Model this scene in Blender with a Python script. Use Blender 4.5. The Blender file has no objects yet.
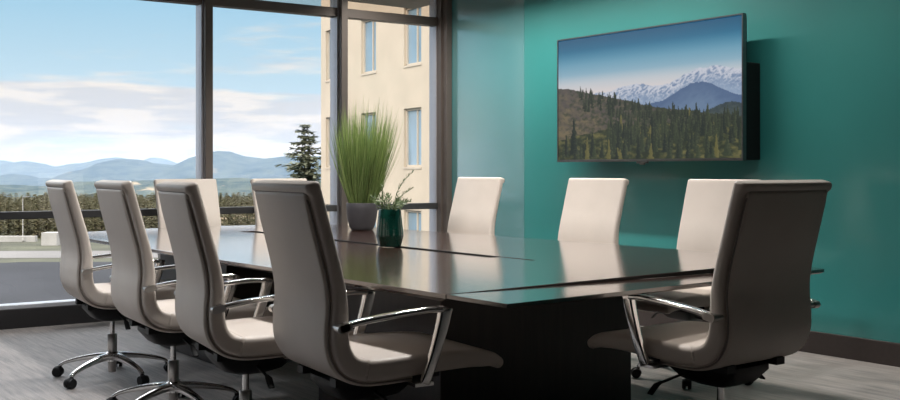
import bpy, bmesh, math, random
from mathutils import Vector, Matrix, noise

random.seed(7)
scene = bpy.context.scene
COL = scene.collection
R = math.radians
PI = math.pi

# ------------------------------------------------------------------ helpers
def srgb(r, g, b):
    f = lambda c: (c / 12.92) if c <= 0.04045 else ((c + 0.055) / 1.055) ** 2.4
    return (f(r / 255), f(g / 255), f(b / 255))


def mat(name, col, rough=0.5, metal=0.0, spec=0.5, coat=0.0, coat_rough=0.05,
        var=0.08, scale=40.0, bump=0.0, bump_scale=300.0, stretch=(1, 1, 1)):
    m = bpy.data.materials.new(name)
    m.use_nodes = True
    nt = m.node_tree
    n, l = nt.nodes, nt.links
    b = n['Principled BSDF']
    tc = n.new('ShaderNodeTexCoord')
    mp = n.new('ShaderNodeMapping')
    mp.inputs['Scale'].default_value = stretch
    l.new(tc.outputs['Object'], mp.inputs['Vector'])
    nz = n.new('ShaderNodeTexNoise')
    nz.inputs['Scale'].default_value = scale
    nz.inputs['Detail'].default_value = 3
    l.new(mp.outputs['Vector'], nz.inputs['Vector'])
    rp = n.new('ShaderNodeValToRGB')
    rp.color_ramp.elements[0].position = 0.3
    rp.color_ramp.elements[1].position = 0.7
    rp.color_ramp.elements[0].color = tuple(c * (1 - var) for c in col) + (1,)
    rp.color_ramp.elements[1].color = tuple(min(1, c * (1 + var)) for c in col) + (1,)
    l.new(nz.outputs['Fac'], rp.inputs['Fac'])
    l.new(rp.outputs['Color'], b.inputs['Base Color'])
    b.inputs['Roughness'].default_value = rough
    b.inputs['Metallic'].default_value = metal
    b.inputs['Specular IOR Level'].default_value = spec
    b.inputs['Coat Weight'].default_value = coat
    b.inputs['Coat Roughness'].default_value = coat_rough
    if bump:
        nb = n.new('ShaderNodeTexNoise')
        nb.inputs['Scale'].default_value = bump_scale
        l.new(mp.outputs['Vector'], nb.inputs['Vector'])
        bp = n.new('ShaderNodeBump')
        bp.inputs['Strength'].default_value = bump
        bp.inputs['Distance'].default_value = 0.002
        l.new(nb.outputs['Fac'], bp.inputs['Height'])
        l.new(bp.outputs['Normal'], b.inputs['Normal'])
    return m


def glass_mat(name, tint=(1, 1, 1), ior=1.45, rough=0.0):
    """thin architectural pane: transparent, with Fresnel mirror on top"""
    m = bpy.data.materials.new(name)
    m.use_nodes = True
    nt = m.node_tree
    n, l = nt.nodes, nt.links
    n.remove(n['Principled BSDF'])
    out = n['Material Output']
    tr = n.new('ShaderNodeBsdfTransparent')
    tr.inputs['Color'].default_value = tint + (1,)
    gl = n.new('ShaderNodeBsdfGlossy')
    gl.inputs['Roughness'].default_value = rough
    fr = n.new('ShaderNodeFresnel')
    fr.inputs['IOR'].default_value = ior
    mx = n.new('ShaderNodeMixShader')
    l.new(fr.outputs['Fac'], mx.inputs['Fac'])
    l.new(tr.outputs['BSDF'], mx.inputs[1])
    l.new(gl.outputs['BSDF'], mx.inputs[2])
    l.new(mx.outputs['Shader'], out.inputs['Surface'])
    return m


def obj(name, bm, m, parent=None, smooth=True, auto=None, bevel=0.0, recalc=True):
    if recalc:
        bmesh.ops.recalc_face_normals(bm, faces=bm.faces)
    me = bpy.data.meshes.new(name)
    if smooth:
        for f in bm.faces:
            f.smooth = True
    bm.to_mesh(me)
    bm.free()
    o = bpy.data.objects.new(name, me)
    COL.objects.link(o)
    if m:
        me.materials.append(m)
    if parent:
        o.parent = parent
    if bevel:
        md = o.modifiers.new('bevel', 'BEVEL')
        md.width = bevel
        md.segments = 2
        md.limit_method = 'ANGLE'
        md.angle_limit = R(40)
    if auto:
        me.set_sharp_from_angle(angle=R(auto))
    return o


def tag(o, label, cat, group=None):
    o['label'] = label
    o['category'] = cat
    if group:
        o['group'] = group
    return o


def struct(o):
    o['kind'] = 'structure'
    return o


def empty(name, loc=(0, 0, 0), rz=0.0):
    o = bpy.data.objects.new(name, None)
    COL.objects.link(o)
    o.location = loc
    o.rotation_euler = (0, 0, rz)
    o.empty_display_size = 0.1
    return o


def box(bm, x0, x1, y0, y1, z0, z1, M=None):
    v = [bm.verts.new((x, y, z)) for x in (x0, x1) for y in (y0, y1) for z in (z0, z1)]
    for f in ((0, 1, 3, 2), (4, 6, 7, 5), (0, 4, 5, 1), (2, 3, 7, 6), (0, 2, 6, 4), (1, 5, 7, 3)):
        bm.faces.new([v[i] for i in f])
    if M is not None:
        for q in v:
            q.co = M @ q.co
    return v


def loft(bm, rings, cap=True):
    """rings: list of equally long lists of points"""
    vs = [[bm.verts.new(p) for p in r] for r in rings]
    n = len(vs[0])
    for a, b in zip(vs, vs[1:]):
        for i in range(n):
            bm.faces.new((a[i], a[(i + 1) % n], b[(i + 1) % n], b[i]))
    if cap:
        bm.faces.new(vs[0][::-1])
        bm.faces.new(vs[-1])
    return vs


def lathe(bm, prof, n=32, c=(0, 0, 0), cap=True):
    loft(bm, [[(c[0] + r * math.cos(2 * PI * i / n), c[1] + r * math.sin(2 * PI * i / n), c[2] + z)
               for i in range(n)] for r, z in prof], cap)


def cyl(bm, p0, p1, r0, r1=None, n=16):
    r1 = r0 if r1 is None else r1
    p0, p1 = Vector(p0), Vector(p1)
    t = (p1 - p0).normalized()
    a = t.orthogonal().normalized()
    b = t.cross(a)
    loft(bm, [[p + (a * math.cos(2 * PI * i / n) + b * math.sin(2 * PI * i / n)) * r for i in range(n)]
              for p, r in ((p0, r0), (p1, r1))])


def catmull(pts, k=6):
    pts = [Vector(p) for p in pts]
    P = [2 * pts[0] - pts[1]] + pts + [2 * pts[-1] - pts[-2]]
    out = []
    for i in range(1, len(P) - 2):
        a, b, c, d = P[i - 1], P[i], P[i + 1], P[i + 2]
        for j in range(k):
            t = j / k
            out.append(0.5 * (2 * b + (c - a) * t + (2 * a - 5 * b + 4 * c - d) * t * t
                              + (3 * b - a - 3 * c + d) * t ** 3))
    out.append(pts[-1])
    return out


def rrect(w0, w1, h0, h1, r, k=4):
    """rounded rectangle loop, from (w0,h0) to (w1,h1)"""
    r = min(r, (w1 - w0) / 2 * 0.98, (h1 - h0) / 2 * 0.98)
    out = []
    for cx, cy, a0 in ((w1 - r, h1 - r, 0), (w0 + r, h1 - r, 90), (w0 + r, h0 + r, 180), (w1 - r, h0 + r, 270)):
        for j in range(k + 1):
            a = R(a0 + 90 * j / k)
            out.append((cx + r * math.cos(a), cy + r * math.sin(a)))
    return out


def sweep(bm, path, prof, end_r=(0.0, 0.0), side=Vector((0, 1, 0)), corner=0.02, k=4):
    """path: points; prof(s)->(halfwidth, thick_neg, thick_pos) ; side = width axis.
    normal = side x tangent.  Ends rounded over end_r."""
    n = len(path)
    L = [0]
    for a, b in zip(path, path[1:]):
        L.append(L[-1] + (b - a).length)
    rings = []

    def ring(p, t, s, inset):
        nrm = side.cross(t).normalized()
        hw, tn, tp = prof(s)
        hw, tn, tp = hw - inset, max(tn - inset, 0.0015), max(tp - inset, 0.0015)
        return [p + side * a + nrm * b for a, b in rrect(-hw, hw, -tn, tp, max(corner - inset * 0.5, 0.002), k)]
    tang = []
    for i in range(n):
        a, b = path[max(i - 1, 0)], path[min(i + 1, n - 1)]
        tang.append((b - a).normalized())
    if end_r[0]:
        for j in range(5):
            a = PI / 2 * (1 - j / 5)
            rings.append(ring(path[0] - tang[0] * end_r[0] * math.sin(a), tang[0], 0.0, end_r[0] * (1 - math.cos(a))))
    for i in range(n):
        rings.append(ring(path[i], tang[i], L[i] / L[-1], 0))
    if end_r[1]:
        for j in range(1, 6):
            a = PI / 2 * j / 5
            rings.append(ring(path[-1] + tang[-1] * end_r[1] * math.sin(a), tang[-1], 1.0, end_r[1] * (1 - math.cos(a))))
    loft(bm, rings)


def lerp(tab, s):
    for (a, x), (b, y) in zip(tab, tab[1:]):
        if s <= b:
            f = (s - a) / (b - a) if b > a else 0
            f = max(0, min(1, f))
            return x + (y - x) * f
    return tab[-1][1]


def dup(root):
    c = root.copy()
    COL.objects.link(c)
    for ch in list(root.children):
        d = ch.copy()
        COL.objects.link(d)
        d.parent = c
        for g in list(ch.children):
            e = g.copy()
            COL.objects.link(e)
            e.parent = d
    return c


# ------------------------------------------------------------------ camera
YAW = 37.25
cam = bpy.data.cameras.new('camera')
cam.sensor_width = 36
cam.lens = 1026 / 900 * 36
cam.shift_y = -30 / 900
cam.clip_end = 20000
camo = bpy.data.objects.new('camera', cam)
COL.objects.link(camo)
camo.location = (0, 0, 1.18)
camo.rotation_euler = (R(90), 0, R(-YAW))
scene.camera = camo
CS, SN = math.cos(R(YAW)), math.sin(R(YAW))


def far_pt(cx, cz, z=0.0):
    """a place given as metres to the right and metres ahead of the viewpoint, for the landscape"""
    return Vector((cx * CS + cz * SN, -cx * SN + cz * CS, z))


# ------------------------------------------------------------------ materials
M = {}
M['seam'] = mat('dark_taupe_piping', (0.27, 0.235, 0.21), rough=0.6)
M['leather'] = mat('cream_taupe_leather', (0.60, 0.535, 0.48), rough=0.42, spec=0.45, var=0.03, scale=6, bump=0.25, bump_scale=500)
M['chrome'] = mat('polished_chrome', (0.78, 0.77, 0.76), rough=0.12, metal=1.0, var=0.02)
M['alu'] = mat('brushed_aluminium', (0.55, 0.53, 0.51), rough=0.28, metal=1.0, var=0.05)
M['black'] = mat('black_plastic', (0.006, 0.006, 0.007), rough=0.5, spec=0.35, var=0.1)
M['frame'] = mat('dark_bronze_frame', (0.12, 0.10, 0.09), rough=0.45, metal=0.3, var=0.05, scale=8)
M['framelight'] = mat('anodised_frame', (0.5, 0.5, 0.54), rough=0.4, metal=0.6, var=0.04)
M['rail'] = mat('charcoal_rail', (0.035, 0.035, 0.037), rough=0.5, var=0.05)
M['sill'] = mat('pale_sill_metal', (0.62, 0.64, 0.68), rough=0.35, metal=0.5, var=0.03)
M['kick'] = mat('black_kickboard', (0.018, 0.017, 0.018), rough=0.5, var=0.06)
M['base'] = mat('dark_brown_baseboard', (0.035, 0.026, 0.024), rough=0.5, var=0.08)
M['ceil'] = mat('white_ceiling', (0.36, 0.35, 0.34), rough=0.9, var=0.02, scale=3)
M['wallp'] = mat('warm_grey_wall', (0.05, 0.048, 0.046), rough=0.8, var=0.03, scale=3)
M['glass'] = glass_mat('window_glass')
M['tinted'] = glass_mat('tinted_transom_glass', (0.86, 0.82, 0.78))
M['teal'] = mat('teal_lacquered_wall', (0.032, 0.225, 0.22), rough=0.4, spec=0.4, coat=1.0, coat_rough=0.14, var=0.05, scale=1.2)
M['teal'].node_tree.nodes['Principled BSDF'].inputs['Coat IOR'].default_value = 1.6
M['teal_reflect'] = mat('teal_window_reflection', (0.075, 0.30, 0.32), rough=0.4, spec=0.4, coat=1.0, coat_rough=0.16, var=0.05, scale=1.2)  # lighter, glossier teal puts the window's reflection into this wall strip
M['teal_reflect'].node_tree.nodes['Principled BSDF'].inputs['Coat IOR'].default_value = 4.5
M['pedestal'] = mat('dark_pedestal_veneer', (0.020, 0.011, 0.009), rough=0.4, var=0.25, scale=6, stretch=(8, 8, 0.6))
M['slot'] = mat('black_cable_slot', (0.010, 0.007, 0.006), rough=0.6)
M['vase'] = mat('dark_green_glaze', (0.003, 0.028, 0.020), rough=0.12, coat=0.15, var=0.2, scale=9)
M['pot'] = mat('charcoal_matte_pot', (0.030, 0.028, 0.032), rough=0.6, var=0.08, scale=20)
M['soil'] = mat('dark_potting_soil', (0.03, 0.02, 0.014), rough=0.9, var=0.4, scale=80)


def wood():
    m = bpy.data.materials.new('dark_walnut_veneer')
    m.use_nodes = True
    nt = m.node_tree
    n, l = nt.nodes, nt.links
    b = n['Principled BSDF']
    tc = n.new('ShaderNodeTexCoord')
    mp = n.new('ShaderNodeMapping')
    mp.inputs['Scale'].default_value = (0.5, 11, 11)
    l.new(tc.outputs['Object'], mp.inputs['Vector'])
    nz = n.new('ShaderNodeTexNoise')
    nz.inputs['Scale'].default_value = 7
    nz.inputs['Detail'].default_value = 6
    nz.inputs['Roughness'].default_value = 0.65
    l.new(mp.outputs['Vector'], nz.inputs['Vector'])
    rp = n.new('ShaderNodeValToRGB')
    rp.color_ramp.elements[0].position = 0.3
    rp.color_ramp.elements[0].color = (0.022, 0.008, 0.005, 1)
    rp.color_ramp.elements[1].position = 0.72
    rp.color_ramp.elements[1].color = (0.070, 0.028, 0.017, 1)
    l.new(nz.outputs['Fac'], rp.inputs['Fac'])
    l.new(rp.outputs['Color'], b.inputs['Base Color'])
    b.inputs['Specular IOR Level'].default_value = 0.5
    mr = n.new('ShaderNodeMapRange')
    mr.inputs['To Min'].default_value = 0.13
    mr.inputs['To Max'].default_value = 0.20
    l.new(nz.outputs['Fac'], mr.inputs['Value'])
    l.new(mr.outputs['Result'], b.inputs['Roughness'])
    b.inputs['Coat Weight'].default_value = 1.0
    b.inputs['Coat IOR'].default_value = 2.4
    b.inputs['Coat Roughness'].default_value = 0.13
    return m


M['wood'] = wood()


def carpet():
    m = bpy.data.materials.new('streaked_grey_carpet')
    m.use_nodes = True
    nt = m.node_tree
    n, l = nt.nodes, nt.links
    b = n['Principled BSDF']
    tc = n.new('ShaderNodeTexCoord')

    def nz(scale, stretch, det=3):
        mp = n.new('ShaderNodeMapping')
        mp.inputs['Scale'].default_value = stretch
        l.new(tc.outputs['Object'], mp.inputs['Vector'])
        q = n.new('ShaderNodeTexNoise')
        q.inputs['Scale'].default_value = scale
        q.inputs['Detail'].default_value = det
        l.new(mp.outputs['Vector'], q.inputs['Vector'])
        return q.outputs['Fac']
    a = nz(9, (5.5, 0.32, 1), 4)
    c = nz(2.2, (2.2, 0.5, 1), 2)
    mx = n.new('ShaderNodeMix')
    mx.data_type = 'FLOAT'
    mx.inputs[0].default_value = 0.28
    l.new(a, mx.inputs[2])
    l.new(c, mx.inputs[3])
    rp = n.new('ShaderNodeValToRGB')
    rp.color_ramp.elements[0].position = 0.34
    rp.color_ramp.elements[0].color = (0.11, 0.10, 0.098, 1)
    rp.color_ramp.elements[1].position = 0.64
    rp.color_ramp.elements[1].color = (0.38, 0.335, 0.31, 1)
    l.new(mx.outputs[0], rp.inputs['Fac'])
    l.new(rp.outputs['Color'], b.inputs['Base Color'])
    b.inputs['Roughness'].default_value = 0.55
    b.inputs['Sheen Weight'].default_value = 0.5
    b.inputs['Sheen Roughness'].default_value = 0.5
    f = nz(420, (1, 1, 1), 1)
    bp = n.new('ShaderNodeBump')
    bp.inputs['Strength'].default_value = 0.25
    bp.inputs['Distance'].default_value = 0.004
    l.new(f, bp.inputs['Height'])
    l.new(bp.outputs['Normal'], b.inputs['Normal'])
    return m


M['carpet'] = carpet()

# ------------------------------------------------------------------ room shell
XT = 5.87                     # face of the teal wall
XL, YB = -3.2, -2.6           # left and back walls
CEIL = 2.86


def ywin(x):                  # inner face of the window wall
    return 7.85 + 0.0655 * (XT - x)


bm = bmesh.new()
v = [bm.verts.new(p) for p in ((XL, YB, 0), (XT, YB, 0), (XT, ywin(XT) + 0.1, 0), (XL, ywin(XL) + 0.1, 0))]
w = [bm.verts.new((q.co.x, q.co.y, -0.2)) for q in v]
bm.faces.new(v)
bm.faces.new(w[::-1])
for i in range(4):
    bm.faces.new((v[i], w[i], w[(i + 1) % 4], v[(i + 1) % 4]))
struct(obj('floor', bm, M['carpet'], smooth=False))
bm = bmesh.new()
box(bm, XL - 0.2, XT + 0.3, YB - 0.2, 8.75, CEIL, CEIL + 0.3)
struct(obj('ceiling', bm, M['ceil'], smooth=False))
bm = bmesh.new()
box(bm, XT, XT + 0.25, YB, ywin(XT) + 0.02, 0, CEIL)
struct(obj('wall_right', bm, M['teal'], smooth=False))
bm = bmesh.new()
box(bm, XT - 0.002, XT, 6.66, ywin(XT) - 0.02, 0.142, CEIL)  # added strip, cut to the mirrored window bay to carry its bright reflection
struct(obj('reflection_panel', bm, M['teal_reflect'], smooth=False))
bm = bmesh.new()
box(bm, XL - 0.2, XL, YB, ywin(XL) + 0.1, 0, CEIL)
struct(obj('wall_left', bm, M['wallp'], smooth=False))
bm = bmesh.new()
box(bm, XL - 0.2, XT + 0.25, YB - 0.2, YB, 0, CEIL)
struct(obj('wall_back', bm, M['wallp'], smooth=False))
bm = bmesh.new()
box(bm, XT - 0.018, XT, YB, ywin(XT) - 0.10, 0, 0.142)
struct(obj('baseboard_right', bm, M['base'], smooth=False, bevel=0.004))

# window wall: local frame, s runs along x (left to right), n points into the room
WA = math.atan2(-0.0655, 1.0)


def wroot(name):
    o = empty(name, (0, ywin(0), 0), WA)
    struct(o)
    return o


def ws(x):
    return x / math.cos(WA)


S_CORNER = ws(XT)
S1, S2 = ws(3.53), ws(4.775)
S0 = ws(XL)
HD0, HD1 = 2.545, 2.625       # header
RL0, RL1 = 0.812, 0.868       # rail
SILL = 0.175
bays = [('window_1', S0, S1 - 0.035), ('window_2', S1 + 0.035, S2 - 0.03), ('window_3', S2 + 0.03, S_CORNER - 0.03)]
for nm, a, b in bays:
    r = wroot(nm)
    bm = bmesh.new()
    box(bm, a, b, -0.05, 0.05, HD0, HD1)
    box(bm, a, b, -0.05, 0.05, CEIL - 0.04, CEIL)
    struct(obj('header', bm, M['frame'], r, smooth=False, bevel=0.004))
    bm = bmesh.new()
    box(bm, a, b, -0.045, 0.045, RL0, RL1)
    struct(obj('rail', bm, M['rail'], r, smooth=False, bevel=0.004))
    bm = bmesh.new()
    box(bm, a, b, 0.006, 0.012, SILL, HD0)
    struct(obj('pane', bm, M['glass'], r, smooth=False))
    bm = bmesh.new()
    box(bm, a, b, 0.006, 0.012, HD1, CEIL - 0.04)
    struct(obj('transom_pane', bm, M['tinted'], r, smooth=False))
    bm = bmesh.new()
    box(bm, a, b, -0.06, 0.06, SILL - 0.03, SILL)
    struct(obj('sill', bm, M['sill'], r, smooth=False, bevel=0.003))
# mullions: dark room-side cap, lighter anodised body behind it
for nm, s, wdt, lw in (('trim_1', S1, 0.05, 0.10), ('trim_2', S2, 0.046, 0.12), ):
    r = wroot(nm)
    bm = bmesh.new()
    box(bm, s - 0.045, s + 0.045, -0.05, 0.09, SILL, CEIL)
    struct(obj('mullion_body', bm, M['framelight'], r, smooth=False, bevel=0.003))
    bm = bmesh.new()
    box(bm, s - 0.032, s + 0.032, -0.11, -0.05, SILL, CEIL)
    struct(obj('mullion_cap', bm, M['frame'], r, smooth=False, bevel=0.004))
r = wroot('trim_3')
bm = bmesh.new()
box(bm, S_CORNER - 0.085, S_CORNER - 0.03, -0.03, 0.09, SILL, CEIL)
struct(obj('jamb_body', bm, M['framelight'], r, smooth=False, bevel=0.003))
bm = bmesh.new()
box(bm, S_CORNER - 0.055, S_CORNER + 0.005, -0.17, -0.02, 0.0, CEIL)
box(bm, S_CORNER - 0.075, S_CORNER - 0.05, -0.10, -0.02, 0.0, CEIL)
struct(obj('jamb', bm, M['frame'], r, smooth=False, bevel=0.004))
r = wroot('baseboard_window')
bm = bmesh.new()
box(bm, S0, S_CORNER, -0.07, 0.05, 0.0, SILL - 0.03)
struct(obj('kickboard', bm, M['kick'], r, smooth=False, bevel=0.004))

# ------------------------------------------------------------------ office chairs
def build_chair():
    root = empty('office_chair')
    L = M['leather']
    pts = [(-0.286, 0, 1.128), (-0.262, 0, 1.04), (-0.232, 0, 0.93), (-0.204, 0, 0.82), (-0.190, 0, 0.72),
           (-0.192, 0, 0.63), (-0.184, 0, 0.562), (-0.152, 0, 0.512), (-0.092, 0, 0.489), (0.0, 0, 0.484),
           (0.15, 0, 0.487), (0.33, 0, 0.486), (0.43, 0, 0.474), (0.475, 0, 0.456)]
    path = catmull(pts, 6)
    # split into backrest and seat at the bend
    k = 6 * 8
    back, seat = path[:k + 1], path[k - 1:]

    def pb(s):
        hw = lerp([(0, 0.266), (0.1, 0.267), (0.45, 0.264), (0.7, 0.270), (1, 0.274)], s)
        tp = lerp([(0, 0.036), (0.02, 0.036), (0.04, 0.024), (0.45, 0.025), (0.7, 0.032), (1, 0.040)], s)
        tn = lerp([(0, 0.020), (0.3, 0.021), (0.6, 0.027), (1, 0.036)], s)
        return hw, tn, tp
    # normal = side x tangent; travelling down the back that points to the rear (-x)

    def ps(s):
        hw = lerp([(0, 0.274), (0.5, 0.272), (0.85, 0.262), (1, 0.245)], s)
        tp = lerp([(0, 0.040), (0.3, 0.036), (0.85, 0.030), (1, 0.022)], s)
        tn = lerp([(0, 0.036), (0.3, 0.040), (0.85, 0.034), (1, 0.022)], s)
        return hw, tn, tp
    bm = bmesh.new()
    sweep(bm, back, pb, (0.013, 0.0), corner=0.018, k=5)
    obj('backrest', bm, L, root)
    bm = bmesh.new()
    sweep(bm, seat, ps, (0.0, 0.018), corner=0.022, k=5)
    obj('seat', bm, L, root)
    # rear shell: follows the back down and round under the seat
    side = Vector((0, 1, 0))
    i0, i1 = 2, 6 * 9 + 5
    shell = []
    for i in range(i0, i1):
        t = (path[i + 1] - path[i - 1]).normalized()
        nrm = side.cross(t).normalized()
        shell.append(path[i] + nrm * lerp([(0, 0.031), (0.35, 0.034), (0.6, 0.044), (1, 0.050)], (i - i0) / (i1 - i0)))

    def psh(s):
        hw = lerp([(0, 0.236), (0.3, 0.240), (0.8, 0.246), (1, 0.23)], s)
        return hw, 0.014, lerp([(0, 0.008), (0.1, 0.013), (1, 0.012)], s)
    bm = bmesh.new()
    sweep(bm, shell, psh, (0.012, 0.010), corner=0.014, k=4)
    sh = obj('back_shell', bm, L, root)
    # dark piping that runs up one edge of the shell, over its top and down the other
    bm = bmesh.new()
    rail_ = []
    m_ = len(shell)
    off = [side.cross((shell[min(i + 1, m_ - 1)] - shell[max(i - 1, 0)]).normalized()).normalized() * 0.001 for i in range(m_)]
    for i in range(m_ - 1, 1, -1):
        rail_.append(shell[i] + off[i] + side * (psh(i / m_)[0] + 0.002))
    tp_ = shell[0] + off[0] + (shell[0] - shell[1]).normalized() * 0.013
    for y_ in (0.225, 0.1, 0.0, -0.1, -0.225):
        rail_.append(tp_ + side * y_)
    for i in range(2, m_):
        rail_.append(shell[i] + off[i] - side * (psh(i / m_)[0] + 0.002))
    rings = []
    for i, p in enumerate(rail_):
        t_ = (rail_[min(i + 1, len(rail_) - 1)] - rail_[max(i - 1, 0)]).normalized()
        a_ = t_.cross(Vector((1, 0.001, 0.2))).normalized()
        b_ = t_.cross(a_)
        rings.append([p + (a_ * math.cos(q * PI / 3) + b_ * math.sin(q * PI / 3)) * 0.0036 for q in range(6)])
    loft(bm, rings)
    obj('piping', bm, M['seam'], sh)
    # armrests
    for sg in (-1, 1):
        y = 0.300 * sg
        bm = bmesh.new()
        bar = catmull([(-0.205, y, 0.652), (-0.10, y, 0.668), (0.03, y * 1.01, 0.681), (0.12, y * 1.01, 0.687), (0.178, y, 0.684)], 5)
        sweep(bm, bar, lambda s: (lerp([(0, 0.014), (0.4, 0.021), (1, 0.022)], s), 0.011, 0.009), (0.006, 0.006), corner=0.007, k=3)
        st = catmull([(0.198, y, 0.687), (0.182, y, 0.62), (0.150, y, 0.52), (0.115, y * 0.985, 0.43)], 5)
        sweep(bm, st, lambda s: (lerp([(0, 0.017), (0.5, 0.014), (1, 0.013)], s), lerp([(0, 0.024), (1, 0.018)], s),
                                 lerp([(0, 0.024), (1, 0.018)], s)), (0.008, 0.004), corner=0.008, k=3)
        box(bm, 0.075, 0.150, min(y, 0.10 * sg), max(y, 0.10 * sg), 0.418, 0.430)
        a = obj('armrest', bm, M['chrome'], root, auto=45)
        bm = bmesh.new()
        sgn = sg
        for q in range(4):
            cyl(bm, (-0.215 + q * 0.009, y - 0.016 * sgn, 0.646 + q * 0.002), (-0.215 + q * 0.009, y + 0.016 * sgn, 0.646 + q * 0.002), 0.0145, n=14)
        cyl(bm, (-0.215, 0.258 * sgn, 0.647), (-0.215, y, 0.647), 0.011, n=12)
        obj('arm_bracket', bm, M['alu'], a, auto=40)
    # mechanism, lever, column
    bm = bmesh.new()
    loft(bm, [[(x, yy, z) for x, yy in rrect(-a, a2, -b, b, 0.03)] for z, a, a2, b in
              ((0.335, 0.06, 0.08, 0.06), (0.355, 0.11, 0.14, 0.09), (0.405, 0.15, 0.19, 0.12), (0.425, 0.15, 0.19, 0.12))])
    box(bm, -0.17, 0.25, -0.17, -0.12, 0.420, 0.448)
    box(bm, -0.17, 0.25, 0.12, 0.17, 0.420, 0.448)
    box(bm, -0.12, 0.15, -0.125, 0.125, 0.42, 0.446)
    obj('tilt_mechanism', bm, M['black'], root, auto=40)
    for yy, x0 in ((-1, 0.02), (1, 0.10)):
        bm = bmesh.new()
        cyl(bm, (x0, 0.10 * yy, 0.372), (x0, 0.235 * yy, 0.352), 0.006, n=8)
        sweep(bm, [Vector((x0, 0.222 * yy, 0.356)), Vector((x0, 0.25 * yy, 0.348)), Vector((x0, 0.285 * yy, 0.318))],
              lambda s: (lerp([(0, 0.008), (0.5, 0.017), (1, 0.014)], s), 0.004, 0.004), (0.003, 0.004), side=Vector((1, 0, 0)), corner=0.004, k=2)
        obj('lever', bm, M['black'], root, auto=50)
    bm = bmesh.new()
    lathe(bm, [(0.014, 0.20), (0.014, 0.34)], 18)
    obj('gas_piston', bm, M['chrome'], root, auto=40)
    bm = bmesh.new()
    lathe(bm, [(0.020, 0.035), (0.023, 0.04), (0.023, 0.10), (0.027, 0.105), (0.027, 0.250), (0.025, 0.256), (0.016, 0.258)], 22)
    obj('column', bm, M['alu'], root, auto=40)
    bm = bmesh.new()
    lathe(bm, [(0.030, 0.095), (0.040, 0.100), (0.040, 0.140), (0.034, 0.150), (0.029, 0.153)], 24)
    obj('base_hub', bm, M['chrome'], root, auto=40)
    for i in range(5):
        bm = bmesh.new()
        leg = catmull([(0.028, 0, 0.131), (0.10, 0, 0.126), (0.20, 0, 0.108), (0.285, 0, 0.084), (0.315, 0, 0.066)], 5)
        sweep(bm, leg, lambda s: (lerp([(0, 0.026), (0.5, 0.019), (1, 0.014)], s), lerp([(0, 0.016), (1, 0.009)], s),
                                  lerp([(0, 0.020), (1, 0.008)], s)), (0.0, 0.008), corner=0.008, k=3)
        lg = obj('leg', bm, M['chrome'], root, auto=50)
        lg.rotation_euler = (0, 0, 2 * PI * i / 5)
        bm = bmesh.new()
        cyl(bm, (0.312, 0, 0.035), (0.312, 0, 0.062), 0.008, n=10)
        for yy in (-1, 1):
            cyl(bm, (0.327, 0.006 * yy, 0.029), (0.327, 0.024 * yy, 0.029), 0.029, 0.026, n=22)
        loft(bm, [[(0.327 + r * math.cos(R(a)), yy, 0.029 + r * math.sin(R(a))) for a, r in
                   [(-10 + 20 * j, 0.032) for j in range(11)] + [(190 - 20 * j, 0.024) for j in range(11)]] for yy in (-0.007, 0.007)])
        obj('caster', bm, M['black'], lg, auto=40)
    return root


chair = build_chair()
ROWL = 'cream chairs along the window-lit left side of the table'
ROWR = 'cream chairs along the teal wall side of the table'
ROWF = 'cream chairs at the far end of the table'
# x, y, facing (deg, 0 = +x), scale, base turn, label, group
CH = [
    (2.00, 5.80, -6, 0.985, 209, 'taupe leather swivel chair farthest back in the left row, five-star chrome base in view', ROWL),
    (1.955, 4.80, -5, 0.99, 205, 'taupe-backed leather chair second from the back in the left row, arm lever showing below', ROWL),
    (1.93, 3.96, -9, 0.99, 225, 'taupe-backed leather chair third from the back in the left row, mullion above its top', ROWL),
    (2.035, 3.24, -6, 1.0, 30, 'largest left-row leather chair, nearest us, its arm strut under the table corner', ROWL),
    (4.62, 6.07, 180, 0.985, 10, 'cream leather chair right of the green vase against the teal wall, beside the window frame', ROWR),
    (4.62, 4.83, 180, 0.985, 40, 'cream leather chair below the left half of the wall television', ROWR),
    (4.62, 3.80, 180, 0.985, 70, 'cream leather chair half hidden behind the dark near chair, below the television right edge', ROWR),
    (3.27, 7.50, -90, 0.97, 0, 'cream leather chair facing us at the far table end, below the left mullion', ROWF),
    (4.08, 7.46, -90, 0.97, 20, 'cream leather chair facing us at the far table end, before the spruce tree', ROWF),
    (3.305, 2.58, 90, 1.0, 50, 'dark-looking leather chair at the near right table end, its shaded back towards us', None),
]
for i, (x, y, a, s, bt, lab, g) in enumerate(CH):
    c = chair if i == 0 else dup(chair)
    c.location = (x, y, 0.0)
    c.rotation_euler = (0, 0, R(a))
    c.scale = (s, s * (1.045 if a == 90 else 1.0), s)
    tag(c, lab, 'chair', g)
    k = 0
    for ch in c.children:
        if ch.name.startswith('leg'):
            ch.rotation_euler = (0, 0, R(bt - a) + 2 * PI * k / 5)
            k += 1

# ------------------------------------------------------------------ conference table
TZ = 0.74
tbl = empty('conference_table', (0, 0, 0))
tag(tbl, 'long dark walnut conference table with glossy top and two pedestals', 'table')
left = [(2.19, 2.57), (2.185, 2.90), (2.165, 3.9), (2.145, 5.0), (2.14, 5.9), (2.15, 6.9), (2.16, 7.28)]
right = [(4.40, 2.83), (4.42, 2.96), (4.45, 3.6), (4.44, 4.4), (4.39, 5.4), (4.32, 6.4), (4.26, 7.18)]


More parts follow.
